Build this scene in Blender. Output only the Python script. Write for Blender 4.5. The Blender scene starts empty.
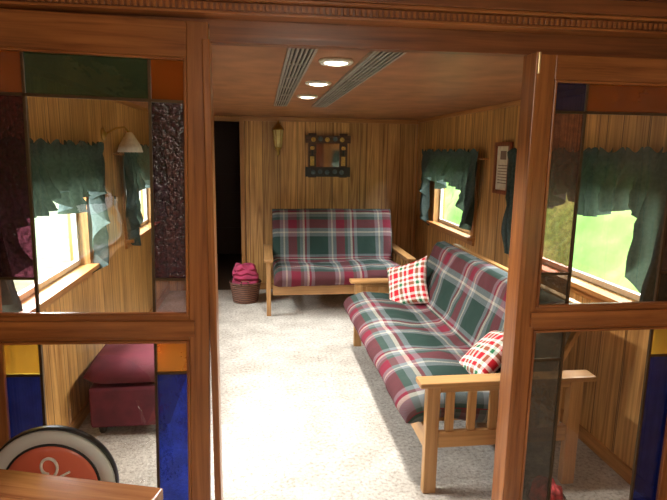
import bpy, bmesh, math, random
from mathutils import Vector, Matrix, noise
random.seed(4)
S=bpy.context.scene
# ------------------------------------------------------------------ nodes
def newmat(name):
    m=bpy.data.materials.new(name); m.use_nodes=True
    nt=m.node_tree; nt.nodes.clear()
    o=nt.nodes.new('ShaderNodeOutputMaterial')
    return m,nt,o
def N(nt,t,**k):
    n=nt.nodes.new(t)
    for a,b in k.items(): setattr(n,a,b)
    return n
def L(nt,a,b): nt.links.new(a,b)
def c4(c): return (c[0],c[1],c[2],1)
def ramp(nt,stops,interp='LINEAR'):
    r=N(nt,'ShaderNodeValToRGB'); e=r.color_ramp; e.interpolation=interp
    while len(e.elements)>1: e.elements.remove(e.elements[-1])
    e.elements[0].position=stops[0][0]; e.elements[0].color=c4(stops[0][1])
    for p,c in stops[1:]:
        q=e.elements.new(p); q.color=c4(c)
    return r
def math_(nt,op,a,b=None,c=None):
    n=N(nt,'ShaderNodeMath',operation=op)
    for i,v in enumerate((a,b,c)):
        if v is None: continue
        if isinstance(v,(int,float)): n.inputs[i].default_value=v
        else: L(nt,v,n.inputs[i])
    return n.outputs[0]
def mixc(nt,fac,a,b,bt='MIX'):
    n=N(nt,'ShaderNodeMix',data_type='RGBA',blend_type=bt)
    if isinstance(fac,(int,float)): n.inputs[0].default_value=fac
    else: L(nt,fac,n.inputs[0])
    for i,v in ((6,a),(7,b)):
        if isinstance(v,tuple): n.inputs[i].default_value=c4(v)
        else: L(nt,v,n.inputs[i])
    return n.outputs[2]
def simple(name,col,rough=.5,metal=0,emis=0,nscale=40,var=.12,bump=0.0,spec=.5):
    m,nt,o=newmat(name)
    p=N(nt,'ShaderNodeBsdfPrincipled')
    tc=N(nt,'ShaderNodeTexCoord'); nz=N(nt,'ShaderNodeTexNoise'); nz.inputs['Scale'].default_value=nscale
    nz.inputs['Detail'].default_value=4
    L(nt,tc.outputs['Object'],nz.inputs['Vector'])
    d=tuple(x*(1-var) for x in col); h=tuple(min(1,x*(1+var)) for x in col)
    r=ramp(nt,[(.3,d),(.7,h)]); L(nt,nz.outputs['Fac'],r.inputs[0])
    L(nt,r.outputs[0],p.inputs['Base Color'])
    p.inputs['Roughness'].default_value=rough; p.inputs['Metallic'].default_value=metal
    p.inputs['Specular IOR Level'].default_value=spec
    if emis:
        p.inputs['Emission Color'].default_value=c4(col); p.inputs['Emission Strength'].default_value=emis
    if bump:
        b=N(nt,'ShaderNodeBump'); b.inputs['Strength'].default_value=bump; b.inputs['Distance'].default_value=.01
        L(nt,nz.outputs['Fac'],b.inputs['Height']); L(nt,b.outputs[0],p.inputs['Normal'])
    L(nt,p.outputs[0],o.inputs[0]); return m
def wood(name,dark,light,grain='Z',rough=.35,sc=1.0,panel=None,pw=.2):
    m,nt,o=newmat(name)
    p=N(nt,'ShaderNodeBsdfPrincipled'); tc=N(nt,'ShaderNodeTexCoord')
    mp=N(nt,'ShaderNodeMapping')
    g={'X':(1.2,30,30),'Y':(30,1.2,30),'Z':(30,30,1.2)}[grain]
    mp.inputs['Scale'].default_value=tuple(x*sc for x in g)
    L(nt,tc.outputs['Object'],mp.inputs[0])
    n1=N(nt,'ShaderNodeTexNoise'); n1.inputs['Scale'].default_value=1.6; n1.inputs['Detail'].default_value=7; n1.inputs['Roughness'].default_value=.62; n1.inputs['Distortion'].default_value=.7
    vec=mp.outputs[0]
    if panel:
        sx=N(nt,'ShaderNodeSeparateXYZ'); L(nt,tc.outputs['Object'],sx.inputs[0])
        s=sx.outputs[panel]
        fl=math_(nt,'FLOOR',math_(nt,'DIVIDE',math_(nt,'ADD',s,50.0),pw))
        wn=N(nt,'ShaderNodeTexWhiteNoise',noise_dimensions='1D'); L(nt,fl,wn.inputs['W'])
        va=N(nt,'ShaderNodeVectorMath',operation='ADD'); L(nt,vec,va.inputs[0])
        vs=N(nt,'ShaderNodeVectorMath',operation='SCALE'); L(nt,wn.outputs['Color'],vs.inputs[0]); vs.inputs['Scale'].default_value=30
        L(nt,vs.outputs[0],va.inputs[1]); vec=va.outputs[0]
    L(nt,vec,n1.inputs['Vector'])
    fac=n1.outputs['Fac']
    if panel:
        # broad cathedral figure: contour rings of a stretched low-frequency noise
        n3=N(nt,'ShaderNodeTexNoise'); n3.inputs['Scale'].default_value=.33; n3.inputs['Detail'].default_value=1.5; L(nt,vec,n3.inputs['Vector'])
        ring=math_(nt,'PINGPONG',math_(nt,'MULTIPLY',n3.outputs['Fac'],9.0),.5)
        fac=math_(nt,'ADD',math_(nt,'MULTIPLY',fac,.72),math_(nt,'MULTIPLY',ring,.5))
    mid=tuple((a+b)/2 for a,b in zip(dark,light))
    r=ramp(nt,[(.3,dark),(.48,mid),(.7,light)]); L(nt,fac,r.inputs[0])
    n2=N(nt,'ShaderNodeTexNoise'); n2.inputs['Scale'].default_value=2.2; L(nt,tc.outputs['Object'],n2.inputs['Vector'])
    v=math_(nt,'MULTIPLY_ADD',n2.outputs['Fac'],.7,.65)
    hsv=N(nt,'ShaderNodeHueSaturation'); L(nt,r.outputs[0],hsv.inputs['Color'])
    if panel:
        v=math_(nt,'MULTIPLY',v,math_(nt,'MULTIPLY_ADD',wn.outputs['Value'],.3,.85))
    L(nt,v,hsv.inputs['Value'])
    col=hsv.outputs[0]; hgt=n1.outputs['Fac']
    if panel:
        a=math_(nt,'PINGPONG',math_(nt,'ADD',s,50.0),pw/2)
        b=math_(nt,'PINGPONG',math_(nt,'ADD',s,50.07),pw*.8)
        mn=math_(nt,'MINIMUM',a,b)
        mr=N(nt,'ShaderNodeMapRange'); mr.inputs[1].default_value=.0015; mr.inputs[2].default_value=.005; L(nt,mn,mr.inputs[0])
        col=mixc(nt,mr.outputs[0],tuple(x*.35 for x in dark),col)
        hgt=math_(nt,'ADD',math_(nt,'MULTIPLY',hgt,.15),mr.outputs[0])
    L(nt,col,p.inputs['Base Color']); p.inputs['Roughness'].default_value=rough
    bp=N(nt,'ShaderNodeBump'); bp.inputs['Strength'].default_value=.25 if panel else .12; bp.inputs['Distance'].default_value=.006
    L(nt,hgt,bp.inputs['Height']); L(nt,bp.outputs[0],p.inputs['Normal'])
    L(nt,p.outputs[0],o.inputs[0]); return m
def glass(name,col,rough=.03,bump=.15,var=0.0,bs=25,diff=0.0,f0=.06):
    m,nt,o=newmat(name)
    tc=N(nt,'ShaderNodeTexCoord'); nz=N(nt,'ShaderNodeTexNoise'); nz.inputs['Scale'].default_value=bs; nz.inputs['Detail'].default_value=3
    L(nt,tc.outputs['Object'],nz.inputs['Vector'])
    t=N(nt,'ShaderNodeBsdfTransparent')
    if var:
        r=ramp(nt,[(.35,tuple(x*(1-var) for x in col)),(.65,tuple(min(1,x*(1+var)) for x in col))])
        L(nt,nz.outputs['Fac'],r.inputs[0]); L(nt,r.outputs[0],t.inputs[0])
    else:
        t.inputs[0].default_value=c4(col)
    g=N(nt,'ShaderNodeBsdfGlossy'); g.inputs['Roughness'].default_value=rough
    b=N(nt,'ShaderNodeBump'); b.inputs['Strength'].default_value=bump; b.inputs['Distance'].default_value=.01
    L(nt,nz.outputs['Fac'],b.inputs['Height']); L(nt,b.outputs[0],g.inputs['Normal'])
    ge=N(nt,'ShaderNodeNewGeometry'); dt=N(nt,'ShaderNodeVectorMath',operation='DOT_PRODUCT'); L(nt,ge.outputs['Normal'],dt.inputs[0]); L(nt,ge.outputs['Incoming'],dt.inputs[1])
    k=math_(nt,'SUBTRACT',1.0,math_(nt,'ABSOLUTE',dt.outputs['Value']))
    fr=math_(nt,'MULTIPLY_ADD',math_(nt,'POWER',k,5.0),.7,f0)
    base=t.outputs[0]
    if diff:
        d=N(nt,'ShaderNodeBsdfTranslucent'); d.inputs[0].default_value=c4(tuple(min(1,x*1.1) for x in col))
        d2=N(nt,'ShaderNodeBsdfDiffuse'); d2.inputs[0].default_value=c4(tuple(x*.6 for x in col))
        dm=N(nt,'ShaderNodeMixShader'); dm.inputs[0].default_value=.5; L(nt,d.outputs[0],dm.inputs[1]); L(nt,d2.outputs[0],dm.inputs[2])
        mm=N(nt,'ShaderNodeMixShader'); mm.inputs[0].default_value=diff; L(nt,base,mm.inputs[1]); L(nt,dm.outputs[0],mm.inputs[2]); base=mm.outputs[0]
    mx=N(nt,'ShaderNodeMixShader'); L(nt,fr,mx.inputs[0]); L(nt,base,mx.inputs[1]); L(nt,g.outputs[0],mx.inputs[2])
    L(nt,mx.outputs[0],o.inputs[0]); return m
def plaid(name,stops,period,rough=.95,stops2=None,p2=None):
    m,nt,o=newmat(name); p=N(nt,'ShaderNodeBsdfPrincipled')
    uv=N(nt,'ShaderNodeUVMap'); uv.uv_map='UVMap'
    sp=N(nt,'ShaderNodeSeparateXYZ'); L(nt,uv.outputs[0],sp.inputs[0])
    outs=[]
    for i,(st,pr) in enumerate(((stops,period),(stops2 or stops,p2 or period))):
        a=math_(nt,'FRACT',math_(nt,'DIVIDE',math_(nt,'ADD',sp.outputs[i],20.0),pr))
        r=ramp(nt,st,'CONSTANT'); L(nt,a,r.inputs[0]); outs.append(r.outputs[0])
    tw=math_(nt,'FRACT',math_(nt,'MULTIPLY',math_(nt,'ADD',sp.outputs[0],sp.outputs[1]),160.0))
    f=math_(nt,'MULTIPLY_ADD',math_(nt,'GREATER_THAN',tw,.5),.3,.35)
    col=mixc(nt,f,outs[0],outs[1])
    L(nt,col,p.inputs['Base Color']); p.inputs['Roughness'].default_value=rough; p.inputs['Specular IOR Level'].default_value=.15
    nz=N(nt,'ShaderNodeTexNoise'); nz.inputs['Scale'].default_value=9; L(nt,uv.outputs[0],nz.inputs['Vector'])
    b=N(nt,'ShaderNodeBump'); b.inputs['Strength'].default_value=.35; b.inputs['Distance'].default_value=.03
    L(nt,nz.outputs['Fac'],b.inputs['Height']); L(nt,b.outputs[0],p.inputs['Normal'])
    L(nt,p.outputs[0],o.inputs[0]); return m
# ------------------------------------------------------------------ mesh class
class M:
    def __init__(s,name,*mats):
        s.name=name; s.mats=list(mats); s.bm=bmesh.new(); s.uv=s.bm.loops.layers.uv.new('UVMap'); s.X=Matrix.Identity(4)
    def v(s,p): return s.bm.verts.new(s.X@Vector(p))
    def f(s,vs,m=0,smooth=False,uvs=None):
        try: f=s.bm.faces.new(vs)
        except ValueError: return None
        f.material_index=m; f.smooth=smooth
        if uvs:
            for l,u in zip(f.loops,uvs): l[s.uv].uv=u
        return f
    def box(s,x0,x1,y0,y1,z0,z1,m=0,R=None):
        c=Vector(((x0+x1)/2,(y0+y1)/2,(z0+z1)/2)); vs=[]
        for x in (x0,x1):
            for y in (y0,y1):
                for z in (z0,z1):
                    p=Vector((x,y,z))
                    if R is not None: p=c+R@(p-c)
                    vs.append(s.v(p))
        for q in ((0,1,3,2),(4,6,7,5),(0,4,5,1),(2,3,7,6),(0,2,6,4),(1,5,7,3)): s.f([vs[i] for i in q],m)
    def cyl(s,a,b,r0,r1=None,m=0,n=20,cap=True):
        a=Vector(a);b=Vector(b);r1=r0 if r1 is None else r1
        d=(b-a).normalized(); u=d.orthogonal().normalized(); w=d.cross(u)
        A=[];B=[]
        for i in range(n):
            t=2*math.pi*i/n; e=u*math.cos(t)+w*math.sin(t)
            A.append(s.v(a+e*r0));B.append(s.v(b+e*r1))
        for i in range(n):
            j=(i+1)%n; s.f([A[i],A[j],B[j],B[i]],m,True)
        if cap: s.f(A[::-1],m); s.f(B,m)
    def lathe(s,c,prof,m=0,n=28,axis='Z',wob=None):
        c=Vector(c); rings=[]
        for r,h in prof:
            ring=[]
            for i in range(n):
                t=2*math.pi*i/n; rr=r*(1+(wob(t,h) if wob else 0))
                p=Vector((rr*math.cos(t),rr*math.sin(t),h))
                if axis=='Y': p=Vector((p.x,p.z,p.y))
                if axis=='X': p=Vector((p.z,p.y,p.x))
                ring.append(s.v(c+p))
            rings.append(ring)
        for a,b in zip(rings,rings[1:]):
            for i in range(n):
                j=(i+1)%n; s.f([a[i],a[j],b[j],b[i]],m,True)
        s.f(rings[0][::-1],m); s.f(rings[-1],m)
    def grid(s,fn,nu,nv,m=0,uvf=None):
        g=[[s.v(fn(i/nu,j/nv)) for j in range(nv+1)] for i in range(nu+1)]
        for i in range(nu):
            for j in range(nv):
                q=[(i,j),(i+1,j),(i+1,j+1),(i,j+1)]
                s.f([g[a][b] for a,b in q],m,True,[uvf(a/nu,b/nv) for a,b in q] if uvf else None)
        return g
    def tube(s,pts,r,m=0,n=10):
        pts=[Vector(p) for p in pts]; rings=[]; u=None
        for i,p in enumerate(pts):
            d=(pts[min(i+1,len(pts)-1)]-pts[max(i-1,0)]).normalized()
            u=d.orthogonal().normalized() if u is None else (u-d*u.dot(d)).normalized()
            w=d.cross(u)
            rings.append([s.v(p+(u*math.cos(2*math.pi*k/n)+w*math.sin(2*math.pi*k/n))*r) for k in range(n)])
        for a,b in zip(rings,rings[1:]):
            for i in range(n):
                j=(i+1)%n; s.f([a[i],a[j],b[j],b[i]],m,True)
        s.f(rings[0][::-1],m); s.f(rings[-1],m)
    def done(s,bevel=0,parent=None,merge=False,solid=0,subd=0):
        if merge: bmesh.ops.remove_doubles(s.bm,verts=s.bm.verts,dist=1e-5)
        bmesh.ops.recalc_face_normals(s.bm,faces=s.bm.faces)
        me=bpy.data.meshes.new(s.name); s.bm.to_mesh(me); s.bm.free()
        for m in s.mats: me.materials.append(m)
        ob=bpy.data.objects.new(s.name,me); S.collection.objects.link(ob)
        if bevel:
            b=ob.modifiers.new('Bevel','BEVEL'); b.width=bevel; b.segments=2; b.limit_method='ANGLE'; b.angle_limit=math.radians(50)
        if parent: ob.parent=parent
        return ob
def empty(name,loc=(0,0,0)):
    e=bpy.data.objects.new(name,None); S.collection.objects.link(e); e.location=loc; e.empty_display_size=.1; return e
# ------------------------------------------------------------------ materials
frameV=wood('varnished_wood_vertical',(.17,.05,.014),(.44,.165,.048),'Z',.3)
frameH=wood('varnished_wood_horizontal',(.17,.05,.014),(.44,.165,.048),'X',.3)
headW=wood('header_wood',(.11,.035,.013),(.27,.095,.032),'X',.35)
panX=wood('oak_paneling_crosswise',(.30,.135,.036),(.68,.38,.13),'Z',.4,panel='X',pw=.2)
panY=wood('oak_paneling_lengthwise',(.30,.135,.036),(.68,.38,.13),'Z',.4,panel='Y',pw=.2)
trimX=wood('oak_trim_x',(.28,.11,.03),(.52,.25,.08),'X',.35)
trimY=wood('oak_trim_y',(.28,.11,.03),(.52,.25,.08),'Y',.35)
trimZ=wood('oak_trim_z',(.28,.11,.03),(.52,.25,.08),'Z',.35)
oakX=wood('futon_oak_x',(.33,.16,.055),(.55,.30,.11),'X',.4)
oakY=wood('futon_oak_y',(.33,.16,.055),(.55,.30,.11),'Y',.4)
oakZ=wood('futon_oak_z',(.33,.16,.055),(.55,.30,.11),'Z',.4)
tableW=wood('table_wood',(.25,.08,.03),(.55,.24,.09),'X',.25,.8)
ceilM=simple('stained_ceiling_board',(.33,.14,.062),.42,nscale=5,var=.3,bump=.15)
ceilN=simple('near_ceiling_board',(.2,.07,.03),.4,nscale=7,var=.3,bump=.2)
# carpet
carpet,nt,o=newmat('shag_carpet'); p=N(nt,'ShaderNodeBsdfPrincipled'); tc=N(nt,'ShaderNodeTexCoord')
n1=N(nt,'ShaderNodeTexNoise'); n1.inputs['Scale'].default_value=48; n1.inputs['Detail'].default_value=6; n1.inputs['Roughness'].default_value=.72
n2=N(nt,'ShaderNodeTexNoise'); n2.inputs['Scale'].default_value=5; n2.inputs['Detail'].default_value=4
L(nt,tc.outputs['Object'],n1.inputs['Vector']); L(nt,tc.outputs['Object'],n2.inputs['Vector'])
r1=ramp(nt,[(.34,(.38,.335,.28)),(.5,(.64,.59,.515)),(.66,(.78,.735,.665))]); L(nt,n1.outputs['Fac'],r1.inputs[0])
r2=ramp(nt,[(.3,(.76,.74,.72)),(.65,(1,1,1))]); L(nt,n2.outputs['Fac'],r2.inputs[0])
cc=mixc(nt,1.0,r1.outputs[0],r2.outputs[0],'MULTIPLY'); L(nt,cc,p.inputs['Base Color'])
p.inputs['Roughness'].default_value=1; p.inputs['Specular IOR Level'].default_value=.05
b=N(nt,'ShaderNodeBump'); b.inputs['Strength'].default_value=.8; b.inputs['Distance'].default_value=.025
L(nt,n1.outputs['Fac'],b.inputs['Height']); L(nt,b.outputs[0],p.inputs['Normal']); L(nt,p.outputs[0],o.inputs[0])

GR=(.022,.042,.034); GR2=(.05,.075,.062); MA=(.16,.02,.035); CR=(.40,.37,.30); SL=(.15,.165,.17)
futonPl=plaid('futon_plaid_fabric',[(0,GR),(.25,SL),(.32,CR),(.35,SL),(.42,MA),(.60,GR2),(.66,SL),(.72,CR),(.76,MA),(.80,SL),(.86,GR)],.52)
WH=(.85,.8,.7); RD=(.55,.02,.03); PG=(.03,.16,.07)
pillowPl=plaid('pillow_plaid_fabric',[(0,RD),(.3,WH),(.42,PG),(.58,WH),(.7,RD),(.85,WH)],.15)
clear=glass('clear_glass',(.95,.95,.93),.02,.1,bs=6,f0=.09)
gYellow=glass('yellow_glass',(.95,.60,.08),.06,.3,.25,18,.4)
gAmber=glass('amber_glass',(.70,.27,.03),.06,.3,.3,18,.35)
gAmber2=glass('orange_brown_glass',(.48,.14,.02),.08,.3,.3,18,.4)
gGreen=glass('dark_green_glass',(.05,.13,.08),.06,.3,.2,12,.4)
gPurple=glass('purple_textured_glass',(.10,.02,.045),.12,.8,.7,60,.15)
gRose=glass('rose_brown_glass',(.42,.22,.18),.1,.4,.25,50,.2)
gPink=glass('pale_pink_glass',(.85,.66,.66),.05,.3,.1,20,.1)
gBlue=glass('cobalt_blue_glass',(.01,.025,.24),.05,.3,.35,14,.3)
gNavy=glass('navy_glass',(.02,.03,.2),.06,.3,.3,14,.3)
gDark=glass('dark_olive_glass',(.12,.10,.07),.06,.4,.4,20,.3)
came=simple('lead_came',(.10,.065,.035),.4,.7)
winGl=glass('window_glass',(.97,.98,.97),.01,.02,f0=.03)
metalG=simple('vent_aluminium',(.42,.40,.36),.4,.6)
ventDark=simple('vent_slot_dark',(.03,.025,.02),.8)
white=simple('white_enamel',(.8,.78,.72),.35)
bulb=simple('lamp_diffuser',(1,.86,.62),.4,emis=9)
brass=simple('aged_brass',(.45,.28,.08),.35,.9)
hookB=simple('hook_brass',(.8,.65,.35),.3,.8)
black=simple('black_paint',(.015,.013,.012),.4)
curtM,nt,o=newmat('green_curtain_fabric')
d=N(nt,'ShaderNodeBsdfDiffuse'); t=N(nt,'ShaderNodeBsdfTranslucent'); mx=N(nt,'ShaderNodeMixShader'); mx.inputs[0].default_value=.25
tc=N(nt,'ShaderNodeTexCoord'); nz=N(nt,'ShaderNodeTexNoise'); nz.inputs['Scale'].default_value=60; L(nt,tc.outputs['Object'],nz.inputs['Vector'])
r=ramp(nt,[(.3,(.055,.08,.075)),(.7,(.095,.125,.118))]); L(nt,nz.outputs['Fac'],r.inputs[0]); L(nt,r.outputs[0],d.inputs[0]); t.inputs[0].default_value=(.09,.13,.09,1)
L(nt,d.outputs[0],mx.inputs[1]); L(nt,t.outputs[0],mx.inputs[2]); L(nt,mx.outputs[0],o.inputs[0])
# ------------------------------------------------------------------ room shell
XL,XR=-1.10,1.82; YF=6.30; YB=-2.2; ZC=2.0; ZN=2.14; YP0,YP1=1.87,1.97
m=M('floor',carpet); m.box(XL-.1,XR+.1,YB-.1,YF,-.08,0); m.done()
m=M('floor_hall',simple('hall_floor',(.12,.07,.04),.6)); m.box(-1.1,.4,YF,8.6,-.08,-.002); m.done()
OP=[(-.7,.9),(2.25,3.5),(4.5,5.55)]; Z0,Z1=.90,1.53
def sidewall(name,x0,x1):
    m=M(name,panY); ys=YB-.1
    for a,b_ in OP:
        m.box(x0,x1,ys,a,0,2.25); m.box(x0,x1,a,b_,0,Z0); m.box(x0,x1,a,b_,Z1,2.25); ys=b_
    m.box(x0,x1,ys,YF+.1,0,2.25); return m.done()
sidewall('wall_left',XL-.1,XL); sidewall('wall_right',XR,XR+.1)
m=M('wall_far',panX); m.box(XL,-.88,YF,YF+.1,0,2.25); m.box(-.22,XR,YF,YF+.1,0,2.25); m.box(-.88,-.22,YF,YF+.1,1.96,2.25); m.done()
m=M('wall_back',panX); m.box(XL,XR,YB-.1,YB,0,2.25); m.done()
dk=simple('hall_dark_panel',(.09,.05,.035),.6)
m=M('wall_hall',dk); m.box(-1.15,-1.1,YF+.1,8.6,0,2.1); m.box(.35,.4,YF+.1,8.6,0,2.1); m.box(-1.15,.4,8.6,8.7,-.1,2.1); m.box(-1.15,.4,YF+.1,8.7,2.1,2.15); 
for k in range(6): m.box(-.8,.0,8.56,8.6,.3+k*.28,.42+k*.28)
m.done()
m=M('ceiling',ceilM); m.box(XL,XR,YP1,YF,ZC,ZC+.06); m.done()
m=M('ceiling_near_room',ceilN); m.box(XL,XR,YB,YP0,ZN,ZN+.06); m.done()
m=M('sun_block_roof',ceilN); m.box(XL-.12,XR+.12,YB-.12,YF+.12,2.25,2.32); m.done()  # unseen roof slab added above the ceilings to block the sun
m=M('trim_1',trimX); m.box(-.24,XR,YF-.02,YF,ZC-.05,ZC); m.done(.004)
m=M('trim_2',trimY); m.box(XR-.02,XR,YP1,YF-.02,ZC-.035,ZC); m.done(.004)
m=M('trim_3',trimY); m.box(XL,XL+.02,YP1,YF-.02,ZC-.035,ZC); m.done(.004)
m=M('trim_4',trimX,trimZ); m.box(-.255,-.21,YF-.02,YF,0,1.99,1); m.box(-.89,-.845,YF-.02,YF,0,1.99,1); m.box(-.845,-.255,YF-.02,YF,1.94,1.99,0); m.done(.004)
m=M('trim_5',trimZ); m.box(XR-.025,XR,YF-.025,YF,0,ZC-.05); m.done(.003)
m=M('baseboard_left',trimY); m.box(XL,XL+.015,YP1,YF-.02,0,.08); m.done(.003)
m=M('baseboard_right',trimY); m.box(XR-.015,XR,YP1,YF-.025,0,.08); m.done(.003)
m=M('baseboard_far',trimX); m.box(-.21,XR-.025,YF-.015,YF,0,.08); m.done(.003)
# windows
alum=simple('window_aluminium',(.5,.5,.47),.4,.5)
k=0
for side in (-1,1):
    for a,b_ in OP:
        k+=1
        xi=XL if side<0 else XR; s=-side
        m=M('window_%d'%k,trimY,trimZ,alum,winGl)
        def bx(d0,d1,*r): 
            x0,x1=sorted((xi+s*d0,xi+s*d1)); m.box(x0,x1,*r)
        bx(0,.018,a-.06,b_+.06,Z1,Z1+.06,0); bx(0,.018,a-.06,b_+.06,Z0-.07,Z0-.02,0)
        bx(0,.07,a-.07,b_+.07,Z0-.02,Z0+.005,0)
        bx(0,.018,a-.06,a,Z0,Z1,1); bx(0,.018,b_,b_+.06,Z0,Z1,1)
        for (ya,yb,za,zb) in ((a,b_,Z0+.005,Z0+.035),(a,b_,Z1-.03,Z1),(a,a+.03,Z0+.03,Z1-.03),(b_-.03,b_,Z0+.03,Z1-.03)): bx(-.07,-.04,ya,yb,za,zb,2)
        xg=xi-s*.055
        m.f([m.v((xg,a+.02,Z0+.02)),m.v((xg,b_-.02,Z0+.02)),m.v((xg,b_-.02,Z1-.02)),m.v((xg,a+.02,Z1-.02))],3)
        m.done()
# ------------------------------------------------------------------ partition header
m=M('partition_header',headW,frameH,hookB)
HY=1.94
m.box(XL,XR,HY,HY+.05,1.975,2.22,0)
m.box(XL,XR,HY-.085,HY,2.048,2.056,1)
m.box(XL,XR,HY-.075,HY,2.056,2.086,0)
nD=150
for i in range(nD):
    x=XL+(i+.2)*(XR-XL)/nD; m.box(x,x+.011,HY-.083,HY-.075,2.060,2.082,1)
m.box(XL,XR,HY-.10,HY,2.086,2.096,1); m.box(XL,XR,HY-.12,HY,2.096,2.15,0)
m.box(XL,XR,YP0,HY,2.15,2.22,0)
m.box(-.182,-.172,HY-.03,HY,1.93,2.02,2)
m.box(.958,.966,YP0-.008,YP0+.002,1.90,1.972,2)
m.done(.002)
# ------------------------------------------------------------------ stained glass doors
def door(name,x0,gx0,c1,c2,gx1,x1,gtop,top,panes,yc=1.915):
    e=empty(name,((x0+x1)/2,yc,0)); par=e
    X=Matrix.Translation((-(x0+x1)/2,-yc,0))
    fr=M('door_frame',frameV,frameH,brass); fr.X=X
    y0,y1=yc-.02,yc+.02
    fr.box(x0,gx0,y0,y1,.01,top,0); fr.box(gx1,x1,y0,y1,.01,top,0)
    fr.box(gx0,gx1,y0,y1,gtop,top,1); fr.box(gx0,gx1,y0,y1,.947,1.04,1); fr.box(gx0,gx1,y0,y1,.01,.14,1)
    for za,zb in ((1.04,gtop),(.14,.947)):
        fr.box(gx0,gx0+.01,y0-.006,y0+.012,za,zb,0); fr.box(gx1-.01,gx1,y0-.006,y0+.012,za,zb,0)
        fr.box(gx0+.01,gx1-.01,y0-.006,y0+.012,za,za+.01,1); fr.box(gx0+.01,gx1-.01,y0-.006,y0+.012,zb-.01,zb,1)
    fr.box(gx0-.02,gx1+.02,y0-.012,y0,.962,1.022,1)
    fr.done(.003,par)
    cm=M('lead_cames',came); cm.X=X
    w=.005
    for c in (c1,c2):
        cm.box(c-w,c+w,yc-.006,yc+.006,.14,.947); cm.box(c-w,c+w,yc-.006,yc+.006,1.04,gtop)
    cm.box(gx0,gx1,yc-.006,yc+.006,1.77,1.78)
    for a,b_ in ((gx0,c1),(c2,gx1)):
        cm.box(a,b_,yc-.006,yc+.006,1.162,1.172); cm.box(a,b_,yc-.006,yc+.006,.812,.822)
    cm.done(.001,par)
    xs=((gx0,c1),(c1,c2),(c2,gx1))
    rows={'t':(1.775,gtop),'m':(1.167,1.775),'s':(1.04,1.167),'M':(1.04,1.775),'a':(.817,.947),'b':(.14,.817),'B':(.14,.947)}
    for i,(key,mt) in enumerate(panes.items()):
        c=int(key[0]); za,zb=rows[key[1]]; xa,xb=xs[c]
        g=M('glass_pane_%d'%(i+1),mt); g.X=X
        q=[g.v(p) for p in ((xa,yc,za),(xb,yc,za),(xb,yc,zb),(xa,yc,zb))]; g.f(q); g.done(0,par)
    return e
dl=door('stained_glass_door',-.975,-.90,-.777,-.387,-.265,-.195,1.915,2.03,
 {'0t':gAmber2,'1t':gGreen,'2t':gAmber2,'0m':gPurple,'1M':clear,'2m':gPurple,'0s':gPink,'2s':gPink,
  '0a':gYellow,'1B':clear,'2a':gAmber,'0b':gBlue,'2b':gBlue})
Pv=Matrix.Translation((-.195,1.915,1.0)); dl.matrix_world=Pv@Matrix.Rotation(math.radians(1.3),4,'Y')@Pv.inverted()@Matrix.Translation(dl.location)
dr=door('stained_glass_door',.975,1.04,1.18,1.56,1.68,1.755,1.885,1.972,
 {'0t':gNavy,'1t':gAmber2,'2t':gNavy,'0m':gRose,'1M':clear,'2m':gRose,'0s':gDark,'2s':gDark,
  '0a':gDark,'1B':clear,'2a':gYellow,'0b':gDark,'2b':gBlue})
m=M('trim_6',frameV); m.box(-.192,-.168,YP0+.01,YP1,0,1.975);  m.done(.003)
m=M('trim_7',frameV); m.box(.952,.973,YP0,YP1,0,1.975); m.done(.003)
m=M('trim_8',frameV); m.box(XL,-1.03,YP0+.005,YP1-.005,0,1.975); m.done(.003)
m=M('trim_9',frameV); m.box(1.757,XR,YP0+.005,YP1-.005,0,1.975); m.done(.003)
# ------------------------------------------------------------------ ceiling vents and lights
def vent(x0,x1,y0,y1):
    m=M('ceiling_vent',metalG,ventDark); z=ZC
    m.box(x0,x0+.012,y0,y1,z-.014,z-.0005,0); m.box(x1-.012,x1,y0,y1,z-.014,z-.0005,0)
    m.box(x0,x1,y0,y0+.012,z-.014,z-.0005,0); m.box(x0,x1,y1-.012,y1,z-.014,z-.0005,0)
    m.box(x0+.012,x1-.012,y0,y1,z-.004,z-.0005,1)
    n=5; w=(x1-x0-.024)/n
    for i in range(n): m.box(x0+.012+i*w+w*.3,x0+.012+i*w+w*.75,y0,y1,z-.012,z-.003,0)
    for yy in range(1,6):
        y=y0+(y1-y0)*yy/6; m.box(x0+.012,x1-.012,y-.006,y+.006,z-.0125,z-.003,0)
    m.done()
vent(.095,.205,2.0,4.65); vent(.41,.535,2.0,4.65)
for i,y in enumerate((2.36,3.1,3.85)):
    m=M('recessed_ceiling_light',white,bulb)
    m.lathe((.31,y,ZC),[(.045,-.0005),(.072,-.0005),(.074,-.008),(.066,-.016),(.052,-.012)],0)
    m.lathe((.31,y,ZC),[(.001,-.010),(.050,-.010),(.050,-.013),(.03,-.019),(.001,-.021)],1)
    m.done()
    l=bpy.data.lights.new('downlight','SPOT'); l.energy=115; l.spot_size=math.radians(140); l.spot_blend=.8; l.color=(1,.97,.92); l.shadow_soft_size=.05
    lo=bpy.data.objects.new('downlight_lamp',l); lo.location=(.31,y,ZC-.03); S.collection.objects.link(lo)
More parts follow.
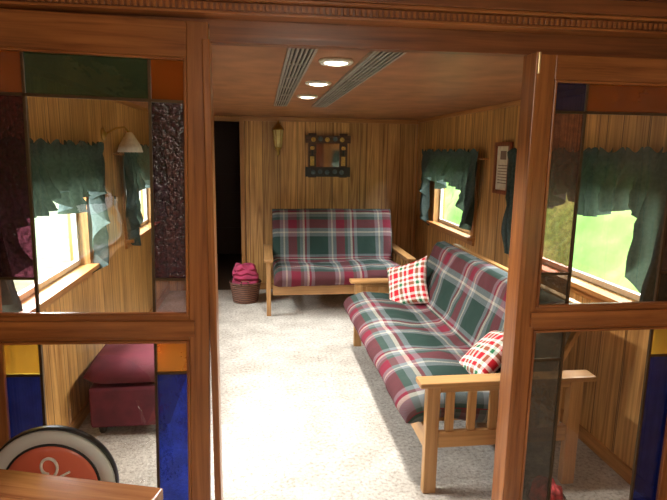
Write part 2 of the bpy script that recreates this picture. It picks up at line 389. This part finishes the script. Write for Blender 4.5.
# ------------------------------------------------------------------ futons
def smoothpath(pts,n=10):
    P=[Vector(p) for p in pts]; P=[2*P[0]-P[1]]+P+[2*P[-1]-P[-2]]; out=[]
    for i in range(1,len(P)-2):
        for k in range(n):
            t=k/n; a,b_,c,d_=P[i-1],P[i],P[i+1],P[i+2]
            out.append(.5*((2*b_)+(-a+c)*t+(2*a-5*b_+4*c-d_)*t*t+(-a+3*b_-3*c+d_)*t**3))
    out.append(P[-2]); return out
def mattress(name,path,ht,length,T,seed,parent,mat,uvo=0):
    C=smoothpath(path,9); n=len(C); s=[0]
    for a,b_ in zip(C,C[1:]): s.append(s[-1]+(b_-a).length)
    Ltot=s[-1]; top=[];bot=[]
    for i,c in enumerate(C):
        d_=(C[min(i+1,n-1)]-C[max(i-1,0)]).normalized(); nn=Vector((-d_.y,d_.x))
        e=min(s[i],Ltot-s[i])/ .085; e=min(1,e); h=ht*math.sqrt(max(.0,1-(1-e)**2))
        h=max(h,.004)
        top.append((c+nn*h,s[i]+.0)); bot.append((c-nn*h,s[i]))
    loop=top+[(p,2*Ltot+.12-u) for p,u in reversed(bot)]
    cent=[C[i] for i in range(n)]+[C[i] for i in reversed(range(n))]
    NL=64; m=M(name,mat)
    rows=[]
    edge=[0,.004,.012,.025,.045,.07]
    ys=edge+[.07+(length-.14)*k/NL for k in range(1,NL)]+[length-e for e in reversed(edge)]
    for y in ys:
        e=min(1,min(y,length-y)/.07); sc=math.sqrt(max(.0,1-(1-e)**2)); sc=max(sc,.03)
        row=[]
        for (p,u),c in zip(loop,cent):
            q=c+(p-c)*sc
            w=noise.noise(Vector((y*3.2+seed,u*3.2,seed)))*.022+noise.noise(Vector((y*9+seed,u*9,seed)))*.012
            dd=(p-c); dd=dd.normalized() if dd.length>1e-6 else Vector((0,0))
            q=q+dd*w*sc
            row.append(m.v(T(q.x,y,q.y)))
        rows.append(row)
    K=len(loop); us=[u for _,u in loop]
    for i in range(len(ys)-1):
        for j in range(K):
            jj=(j+1)%K
            ua,ub=us[j],us[jj] if jj else us[j]+.02
            m.f([rows[i][j],rows[i+1][j],rows[i+1][jj],rows[i][jj]],0,True,[(ys[i]+uvo,ua),(ys[i+1]+uvo,ua),(ys[i+1]+uvo,ub),(ys[i]+uvo,ub)])
    for r_ in (rows[0],rows[-1]):
        for j in range(n-1): m.f([r_[j],r_[j+1],r_[K-2-j],r_[K-1-j]],0,True)
    return m.done(0,parent)
def futon(name,along,T,Wd,seed,uvo,bh=0.0):
    """depth axis 0..Wd, length axis 0..along ; T maps local->world (depth,along,z)"""
    e=empty(name,T(0,0,0)); o_=Vector(T(0,0,0))
    def TT(a,b_,c): return Vector(T(a,b_,c))-o_
    horizX=abs(TT(0,1,0).x)>.5
    mA=oakX if horizX else oakY
    mD=oakY if horizX else oakX
    fr=M('futon_frame',mA,mD,oakZ)
    def bx(d0,d1,a0,a1,z0,z1,mi):
        p=TT(d0,a0,z0); q=TT(d1,a1,z1)
        fr.box(min(p.x,q.x),max(p.x,q.x),min(p.y,q.y),max(p.y,q.y),z0,z1,mi)
    aw=.075
    for a0 in (0,along-aw):
        ac=a0+aw/2
        bx(0,Wd,a0-.008,a0+aw+.008,.552,.578,1)
        bx(.04,.105,ac-.022,ac+.022,0,.552,2); bx(Wd-.115,Wd-.05,ac-.022,ac+.022,0,.552,2)
        bx(.105,Wd-.115,ac-.016,ac+.016,.235,.315,1)
        bx(.105,Wd-.115,ac-.014,ac+.014,.515,.552,1)
        ns=6
        for i in range(ns):
            x=.16+(Wd-.33)*i/(ns-1); bx(x-.022,x+.022,ac-.009,ac+.009,.315,.515,2)
    bx(.05,.085,aw,along-aw,.21,.32,0); bx(Wd-.16,Wd-.12,aw,along-aw,.21,.32,0)
    for i in range(9):
        a=aw+.08+(along-2*aw-.22)*i/8; bx(.085,Wd-.2,a,a+.06,.30,.32,1)
    fr.done(.005,e)
    bk=M('futon_back_slats',mA,oakZ)
    b0=Vector((.60,.34)); b1=Vector((.865,.87+bh)); 
    nb=9
    for i in range(nb):
        a=aw+.03+(along-2*aw-.11)*i/(nb-1)
        vs=[]
        for (dd,z) in ((b0.x,b0.y),(b0.x+.02,b0.y-.01),(b1.x+.02,b1.y-.01),(b1.x,b1.y)):
            for aa in (a,a+.05): vs.append(bk.v(TT(dd,aa,z)))
        for q in ((0,1,3,2),(2,3,5,4),(4,5,7,6),(6,7,1,0),(0,2,4,6),(1,7,5,3)): bk.f([vs[k_] for k_ in q],1)
    p=TT(b1.x-.01,aw,0); q=TT(b1.x+.03,along-aw,0)
    bk.box(min(p.x,q.x),max(p.x,q.x),min(p.y,q.y),max(p.y,q.y),.80+bh,.88+bh,0)
    bk.done(.002,e)
    mo=aw+.012
    mattress('futon_mattress',[(-.035,.335),(.02,.385),(.15,.405),(.42,.385),(.54,.40),(.605,.47),(.68,.66+bh*.5),(.775,.905+bh)],.09,along-2*mo,
             lambda a,b_,c: TT(a,b_+mo,c),seed,e,futonPl,uvo)
    return e
futon('futon_sofa',2.09,lambda a,b_,c:(.71+a,2.26+b_,c),.87,3.1,.1)
futon('futon_sofa',1.50,lambda a,b_,c:(.01+b_,5.17+a,c+.0),.92,8.7,.33,.09)
# ------------------------------------------------------------------ pillows
def pillow(loc,normal,size,thick,roll=0):
    m=M('throw_pillow',pillowPl)
    for sgn in (1,-1):
        def fn(u,v):
            x=2*u-1;y=2*v-1
            w=1-.10*(1-abs(x))*abs(y)**6; w2=1-.10*(1-abs(y))*abs(x)**6
            z=sgn*thick/2*max(0,(1-x**4)*(1-y**4))**.55*(.75+.25*(1-x*x)*(1-y*y))
            z+=noise.noise(Vector((x*2,y*2,sgn*2.)))*.008*(1-x**4)*(1-y**4)
            return (x*size/2*w2*(1-.06*(1-y*y)),y*size/2*w*(1-.06*(1-x*x)),z)
        m.grid(fn,22,22,0,lambda u,v:(u*size,v*size))
    ob=m.done(0,merge=True)
    q=Vector(normal).to_track_quat('Z','Y').to_matrix().to_4x4()
    ob.matrix_world=Matrix.Translation(loc)@q@Matrix.Rotation(roll,4,'Z'); return ob
pillow((1.12,4.02,.60),(-.75,-.55,.42),.39,.13,math.radians(24))
pillow((1.20,2.64,.555),(-.62,.20,.72),.37,.13,math.radians(25))
# ------------------------------------------------------------------ curtains
def curtain(xi,s,ya,yb,seed):
    m=M('window_valance',curtM,trimY); Lc=yb-ya; ztop=Z1+.12
    def fn(u,v):
        t=abs(2*u-1)
        k_=min(1,max(0,(t-.60)/.30)); k_=k_*k_*(3-2*k_)
        drop=.30+.05*math.sin(u*math.pi*6+seed)+.025*math.sin(u*31+seed)+.46*k_
        if t>.9: drop-= .12*(t-.9)/.1
        z=ztop-drop*v+.014*math.sin(u*Lc*90+seed)*(1-v)**8
        pinch=math.exp(-((v*drop-.07)/.025)**2)
        ph=u*Lc/.10*2*math.pi+1.6*math.sin(u*11+seed)+1.2*noise.noise(Vector((u*6,v*2,seed)))
        fold=1-2*abs(math.sin(ph*.5))**.8
        d_=.078+(.018+.040*v)*fold*(1-.7*pinch)+.05*v*noise.noise(Vector((u*9,v*2.5,seed)))+.03*v*(1-k_)
        d_=max(.024,d_)
        y=ya+Lc*u+.018*math.cos(ph*.5)*v
        if k_>0: y+=-.13*k_*v*(1 if u>.5 else -1)
        return (xi+s*d_,y,z)
    m.grid(fn,260,24,0)
    m.cyl((xi+s*.05,ya-.02,ztop-.07),(xi+s*.05,yb+.02,ztop-.07),.008,None,1)
    for yy in (ya-.01,yb+.01): m.cyl((xi,yy,ztop-.07),(xi+s*.05,yy,ztop-.07),.006,None,1)
    return m.done()
for sd,xi in ((1,XL),(-1,XR)):
    for j,(a,b_) in enumerate(OP): curtain(xi,sd,a-.24,b_+(.24 if j<2 else .34),j*2.3+sd)
# ------------------------------------------------------------------ wall decor
wd=wood('rustic_dark_wood',(.03,.015,.008),(.12,.05,.022),'X',.5)
yel=simple('carved_yellow_wood',(.62,.38,.08),.5,nscale=60,var=.3)
blu=simple('carved_slate_blue',(.10,.14,.17),.5,nscale=60,var=.3)
mir=simple('mirror_silver',(.75,.75,.75),.05,1,var=.02)
cx,cz=.745,1.575; y=YF
m=M('rustic_framed_mirror',wd,yel,black,blu,mir)
for sx in (-1,1):
    m.box(cx+sx*.18-.045,cx+sx*.18+.045,y-.035,y-.002,cz-.25,cz+.25,0)
    m.box(cx+sx*.18-.026,cx+sx*.18+.022,y-.045,y-.034,cz-.115,cz-.01,1)
    m.box(cx+sx*.18-.012,cx+sx*.18+.012,y-.043,y-.034,cz+.0,cz+.12,2)
    m.lathe((cx+sx*.18,y-.036,cz+.085),[(.001,-.014),(.018,-.012),(.026,0),(.026,.003)],1,12,'Y')
for sz,h in ((1,.042),(-1,.055)):
    m.box(cx-.26,cx+.26,y-.05,y-.003,cz+sz*.185-h,cz+sz*.185+h,0 if sz>0 else 2)
    for i_,q in enumerate((-.17,-.09,-.01,.08,.16)): 
        m.lathe((cx+q,y-.05,cz+sz*.185+.004*((i_%2)*2-1)),[(.001,-.012),(.020,-.010),(.028,0),(.028,.003)],1 if (i_%2==0 and sz>0) else 3,10,'Y')
m.box(cx-.135,cx+.135,y-.012,y-.002,cz-.14,cz+.145,4)
m.done(.004)
lg=simple('lantern_amber_glass',(.55,.42,.16),.2,emis=.15)
m=M('wall_lantern',brass,lg)
lx,ly=.175,YF-.085
m.box(lx-.03,lx+.03,YF-.015,YF,1.72,1.90,0); m.tube([(lx,YF-.01,1.84),(lx,YF-.04,1.90),(lx,ly+.01,1.94),(lx,ly,1.93)],.007)
m.lathe((lx,ly,0),[(.002,1.97),(.012,1.945),(.010,1.925),(.028,1.915),(.066,1.865),(.070,1.855),(.062,1.85)],0,6)
m.lathe((lx,ly,0),[(.056,1.852),(.036,1.66)],1,6)
for i in range(6):
    t=math.pi/3*i; m.cyl((lx+.057*math.cos(t),ly+.057*math.sin(t),1.852),(lx+.037*math.cos(t),ly+.037*math.sin(t),1.66),.006,None,0,8)
m.lathe((lx,ly,0),[(.042,1.662),(.044,1.650),(.022,1.63),(.012,1.60),(.016,1.59),(.002,1.56)],0,6)
m.done()
paper=simple('print_paper',(.7,.62,.48),.6,nscale=30); ink=simple('print_ink',(.22,.14,.1),.7)
m=M('framed_print',wood('frame_red_wood',(.14,.03,.015),(.32,.1,.04),'Z',.3),paper,ink)
ya,yb,za,zb=3.82,4.09,1.32,1.71; x=XR
m.box(x-.025,x-.001,ya,ya+.03,za,zb); m.box(x-.025,x-.001,yb-.03,yb,za,zb); m.box(x-.025,x-.001,ya+.03,yb-.03,za,za+.03); m.box(x-.025,x-.001,ya+.03,yb-.03,zb-.03,zb)
m.box(x-.012,x-.002,ya+.03,yb-.03,za+.03,zb-.03,1)
m.box(x-.014,x-.012,3.90,4.0,1.58,1.645,2)
for i in range(7): m.box(x-.014,x-.012,3.87,4.03,1.40+i*.022,1.406+i*.022,2)
m.done(.002)
m=M('wall_sconce',brass,white)
m.lathe((XL+.001,4.0,1.72),[(.045,0),(.045,.012),(.02,.02),(.008,.03)],0,20,'X')
m.tube([(XL+.02,4.0,1.72),(XL+.09,4.0,1.76),(XL+.15,4.0,1.77),(XL+.18,4.0,1.73)],.007)
m.lathe((XL+.18,4.0,0),[(.012,1.735),(.022,1.73),(.04,1.70),(.075,1.64),(.085,1.60),(.08,1.598)],1,24)
m.done()
m=M('light_switch',brass,black); m.box(XL,XL+.006,4.15,4.22,1.20,1.32,0); m.box(XL+.006,XL+.016,4.18,4.19,1.25,1.275,1); m.done(.002)
# ------------------------------------------------------------------ basket with cloth
wk,nt,o=newmat('wicker'); p=N(nt,'ShaderNodeBsdfPrincipled'); tc=N(nt,'ShaderNodeTexCoord')
br=N(nt,'ShaderNodeTexWave'); br.inputs['Scale'].default_value=14; br.bands_direction='Z'; br.inputs['Distortion'].default_value=3; L(nt,tc.outputs['Object'],br.inputs['Vector'])
r=ramp(nt,[(.2,(.05,.02,.012)),(.8,(.28,.11,.055))]); L(nt,br.outputs['Fac'],r.inputs[0]); L(nt,r.outputs[0],p.inputs['Base Color'])
b=N(nt,'ShaderNodeBump'); b.inputs['Distance'].default_value=.01; L(nt,br.outputs['Fac'],b.inputs['Height']); L(nt,b.outputs[0],p.inputs['Normal']); p.inputs['Roughness'].default_value=.6
L(nt,p.outputs[0],o.inputs[0])
rose=simple('burgundy_cloth',(.30,.025,.07),.9,nscale=12,var=.35)
def basket(name,loc,R,H,cloth,ch,wid=0):
    m=M(name,wk,cloth)
    wob=lambda t,h:.015*math.sin(t*24+ (int(h*60)%2)*math.pi)
    pr=[(R*.80,0)]+[(R*(.80+.2*k_/10),H*k_/10) for k_ in range(1,11)]+[(R*1.05,H+.008),(R*1.0,H+.018),(R*.93,H+.005),(R*.9,H*.75),(.01,H*.72)]
    m.lathe(loc,pr,0,48,'Z',wob)
    for sg in (-1,1):
        m.tube([(loc[0]-.05,loc[1]+sg*R,loc[2]+H),(loc[0]-.03,loc[1]+sg*R*1.04,loc[2]+H+.05),(loc[0]+.03,loc[1]+sg*R*1.04,loc[2]+H+.05),(loc[0]+.05,loc[1]+sg*R,loc[2]+H)],.008)
    if wid:
        # folded blanket: stacked soft layers in the basket
        for li,(sx_,dz) in enumerate(((1.04,0),(1.0,.06),(.94,.115),(.84,.16))):
            for sg in (1,-1):
                m.grid(lambda u,v:(loc[0]+.008*math.sin(li*2)+(2*u-1)*R*.82*sx_,loc[1]+(2*v-1)*R*.60*sx_,
                    loc[2]+H+.0+dz+sg*.042*max(0,(1-(2*u-1)**4)*(1-(2*v-1)**4))**.4+.022*noise.noise(Vector((u*4,v*4,li*3.)))),18,18,1)
        return m.done(merge=False)
    def fn(u,v):
        t=u*2*math.pi; ph=v*math.pi/2
        rr=R*.90*math.cos(ph)**.6 if v<1 else 0
        w=1+.22*noise.noise(Vector((math.cos(t)*2,math.sin(t)*2,v*2)))
        return (loc[0]+rr*math.cos(t)*min(1,w),loc[1]+rr*math.sin(t)*min(1,w),loc[2]+H*.8+(.2*H+ch)*math.sin(ph)*w+.018*math.sin(t*7+v*6)*math.cos(ph))
    m.grid(fn,48,14,1)
    return m.done(merge=False)
basket('wicker_basket',(-.20,5.80,0),.168,.21,rose,.12,1)
redPl=simple('red_knit_cloth',(.45,.05,.05),.9,nscale=45,var=.7)
basket('yarn_basket',(1.27,2.08,0),.085,.07,redPl,.09)
# ottoman behind the left door
vel=simple('burgundy_upholstery',(.11,.014,.025),.85,nscale=9,var=.3)
e=empty('upholstered_ottoman',(-.76,3.35,0))
m=M('ottoman_base',vel,black); m.box(-.22,.22,-.38,.38,.06,.30)
for sx in (-1,1):
    for sy in (-1,1): m.cyl((sx*.17,sy*.32,0),(sx*.17,sy*.32,.06),.018,.025,1)
m.done(.03,e)
m=M('ottoman_cushion',vel)
for sg in (1,-1):
    m.grid(lambda u,v:((2*u-1)*.235,(2*v-1)*.395,.375+sg*.085*max(0,(1-(2*u-1)**6)*(1-(2*v-1)**6))**.5),20,20)
m.done(0,e,merge=True)
# ------------------------------------------------------------------ table
m=M('wood_table',tableW)
W,D=.68,.54
nb=5
for i in range(nb): m.box(-W,0,-D+i*D/nb+.001,-D+(i+1)*D/nb-.001,.715,.75)
m.box(-W+.05,-.05,-D+.05,-D+.07,.63,.715); m.box(-W+.05,-.05,-.07,-.05,.63,.715); m.box(-W+.05,-W+.07,-D+.07,-.07,.63,.715); m.box(-.07,-.05,-D+.07,-.07,.63,.715)
for x in (-W+.03,-.08):
    for y in (-D+.03,-.08): m.box(x,x+.05,y,y+.05,0,.715)
t_=m.done(.005); t_.matrix_world=Matrix.Translation((-.265,1.325,0))@Matrix.Rotation(math.radians(-16.7),4,'Z')
# ------------------------------------------------------------------ retro dining chair
coral=simple('coral_vinyl',(.66,.15,.085),.35,nscale=6,var=.06); cream=simple('cream_vinyl',(.56,.56,.53),.35,nscale=6,var=.05)
chrome=simple('chrome_tube',(.7,.7,.7),.15,1)
e=empty('dining_chair',(-.655,1.62,0))
cz=.59
m=M('backrest',coral,cream,black,white)
m.lathe((0,0,cz),[(.001,-.020),(.06,-.023),(.125,-.021),(.138,-.014),(.140,-.010)],0,48,'Y')
m.lathe((0,0,cz),[(.136,-.010),(.139,-.018),(.142,-.018),(.145,-.012)],2,48,'Y')
m.lathe((0,0,cz),[(.143,-.010),(.150,-.021),(.170,-.023),(.185,-.019),(.189,-.008)],1,48,'Y')
m.lathe((0,0,cz),[(.188,-.010),(.190,-.012),(.193,-.006),(.193,.012),(.188,.018),(.18,.020),(.001,.022)],2,48,'Y')
pts=[]
for i in range(40):
    t=i/39; a=-.9+t*5.6; r_=.034*(1-.35*t)
    pts.append((.0+r_*math.cos(a)*.8,-.027,cz+.075+r_*math.sin(a)))
m.tube(pts,.0045,3,8)
m.tube([(-.05,-.026,cz+.03),(-.02,-.027,cz+.05),(.02,-.027,cz+.035),(.06,-.026,cz+.055)],.004,3,8)
m.done(0,e)
m=M('seat',coral,cream); m.lathe((0,-.21,0),[(.001,.425),(.185,.425),(.195,.435),(.195,.455),(.17,.475),(.001,.482)],0,40); m.done(0,e)
m=M('chair_frame',chrome)
for sx in (-1,1):
    m.tube([(sx*.17,-.36,.0),(sx*.15,-.33,.25),(sx*.13,-.30,.42)],.011)
    m.tube([(sx*.17,.03,.0),(sx*.155,-.03,.25),(sx*.14,-.05,.42)],.011)
    m.tube([(sx*.12,-.20,.418),(sx*.14,-.02,.43),(sx*.15,.028,.48),(sx*.13,.03,.60)],.010)
m.tube([(-.15,-.33,.2),(.15,-.33,.2)],.008); m.tube([(-.16,-.01,.2),(.16,-.01,.2)],.008)
m.done(0,e)
# ------------------------------------------------------------------ outdoors
grass=simple('grass',(.40,.50,.30),.9,nscale=3,var=.3)
m=M('ground_outside',grass); m.box(-25,25,-20,30,-1.2,-1.0); m.done()
leaf,nt,o=newmat('foliage'); d=N(nt,'ShaderNodeBsdfDiffuse'); tc=N(nt,'ShaderNodeTexCoord'); nz=N(nt,'ShaderNodeTexNoise'); nz.inputs['Scale'].default_value=1.6; nz.inputs['Detail'].default_value=5
L(nt,tc.outputs['Object'],nz.inputs['Vector']); r=ramp(nt,[(.3,(.18,.42,.10)),(.55,(.32,.56,.18)),(.75,(.62,.70,.34))]); L(nt,nz.outputs['Fac'],r.inputs[0]); L(nt,r.outputs[0],d.inputs[0]); L(nt,d.outputs[0],o.inputs[0])
m=M('hedge_bank',leaf)
def hf(u,v):
    y=-6+26*u; h=4.2*v
    x=3.6+2.6*v; n_=noise.noise(Vector((y*.8,h*.8,1)))*.5+noise.noise(Vector((y*2.5,h*2.5,4)))*.2
    return (x+n_,y,-1.05+h)
m.grid(hf,110,30); m.done()
# ------------------------------------------------------------------ light
w=bpy.data.worlds.new('sky'); S.world=w; w.use_nodes=True; nt=w.node_tree; nt.nodes.clear()
bg=N(nt,'ShaderNodeBackground'); oo=N(nt,'ShaderNodeOutputWorld'); tc=N(nt,'ShaderNodeTexCoord'); sp=N(nt,'ShaderNodeSeparateXYZ'); L(nt,tc.outputs['Generated'],sp.inputs[0])
r=ramp(nt,[(.0,(.75,.85,.75)),(.5,(1,1,1)),(1,(.75,.88,1))]); L(nt,math_(nt,'MULTIPLY_ADD',sp.outputs[2],.5,.5),r.inputs[0]); L(nt,r.outputs[0],bg.inputs[0]); bg.inputs[1].default_value=2.8; L(nt,bg.outputs[0],oo.inputs[0])
l=bpy.data.lights.new('sun','SUN'); l.energy=7; l.angle=math.radians(4); l.color=(1,.97,.9)
lo=bpy.data.objects.new('sun',l); lo.rotation_euler=(math.radians(5),math.radians(-6),0); S.collection.objects.link(lo)
for side,xi in ((-1,XL-.75),(1,XR+.75)):
    for (a,b_),pw in zip(OP,(120,240 if side<0 else 150,140)):
        l=bpy.data.lights.new('window_fill_lamp','AREA'); l.shape='RECTANGLE'; l.size=.8; l.size_y=b_-a; l.energy=pw; l.color=(.96,.99,1)  # added area lamp, hidden outside each window to boost its daylight
        lo=bpy.data.objects.new('window_fill_lamp',l); S.collection.objects.link(lo)
        dirv=Vector((-side*.8,0,-.6))
        zax=-dirv.normalized(); yax=Vector((0,1,0)); xax=yax.cross(zax)
        mt=Matrix((xax,yax,zax)).transposed().to_4x4(); mt.translation=(xi,(a+b_)/2,1.95); lo.matrix_world=mt
# added fill lamp shaped as a dome, unseen behind the camera, lights the near room
m=M('added_dome_lamp',white,bulb); m.lathe((.3,-.2,ZN),[(.13,-.001),(.14,-.02),(.12,-.03)],0); m.lathe((.3,-.2,ZN),[(.001,-.029),(.115,-.029),(.1,-.06),(.05,-.08),(.001,-.085)],1); m.done()
l=bpy.data.lights.new('dome_fill_light','POINT'); l.energy=36; l.color=(1,.9,.75); l.shadow_soft_size=.12
lo=bpy.data.objects.new('dome_fill_light',l); lo.location=(.3,-.2,ZN-.2); S.collection.objects.link(lo)
# ------------------------------------------------------------------ camera
ps,pt,rl=math.radians(7.5),math.radians(10.3),.014
F=Vector((math.sin(ps)*math.cos(pt),math.cos(ps)*math.cos(pt),-math.sin(pt)))
R=Vector((math.cos(ps),-math.sin(ps),0)); U=R.cross(F)
R2=(R+rl*U).normalized(); U2=(U-rl*R).normalized()
cam=bpy.data.cameras.new('camera'); cam.lens=540/667*36; cam.sensor_width=36; cam.clip_start=.05
co=bpy.data.objects.new('camera',cam); S.collection.objects.link(co)
mt=Matrix((R2,U2,-F)).transposed().to_4x4(); mt.translation=(0,0,1.62); co.matrix_world=mt
S.camera=co
S.view_settings.view_transform='Standard'; S.view_settings.look='None'; S.view_settings.exposure=0
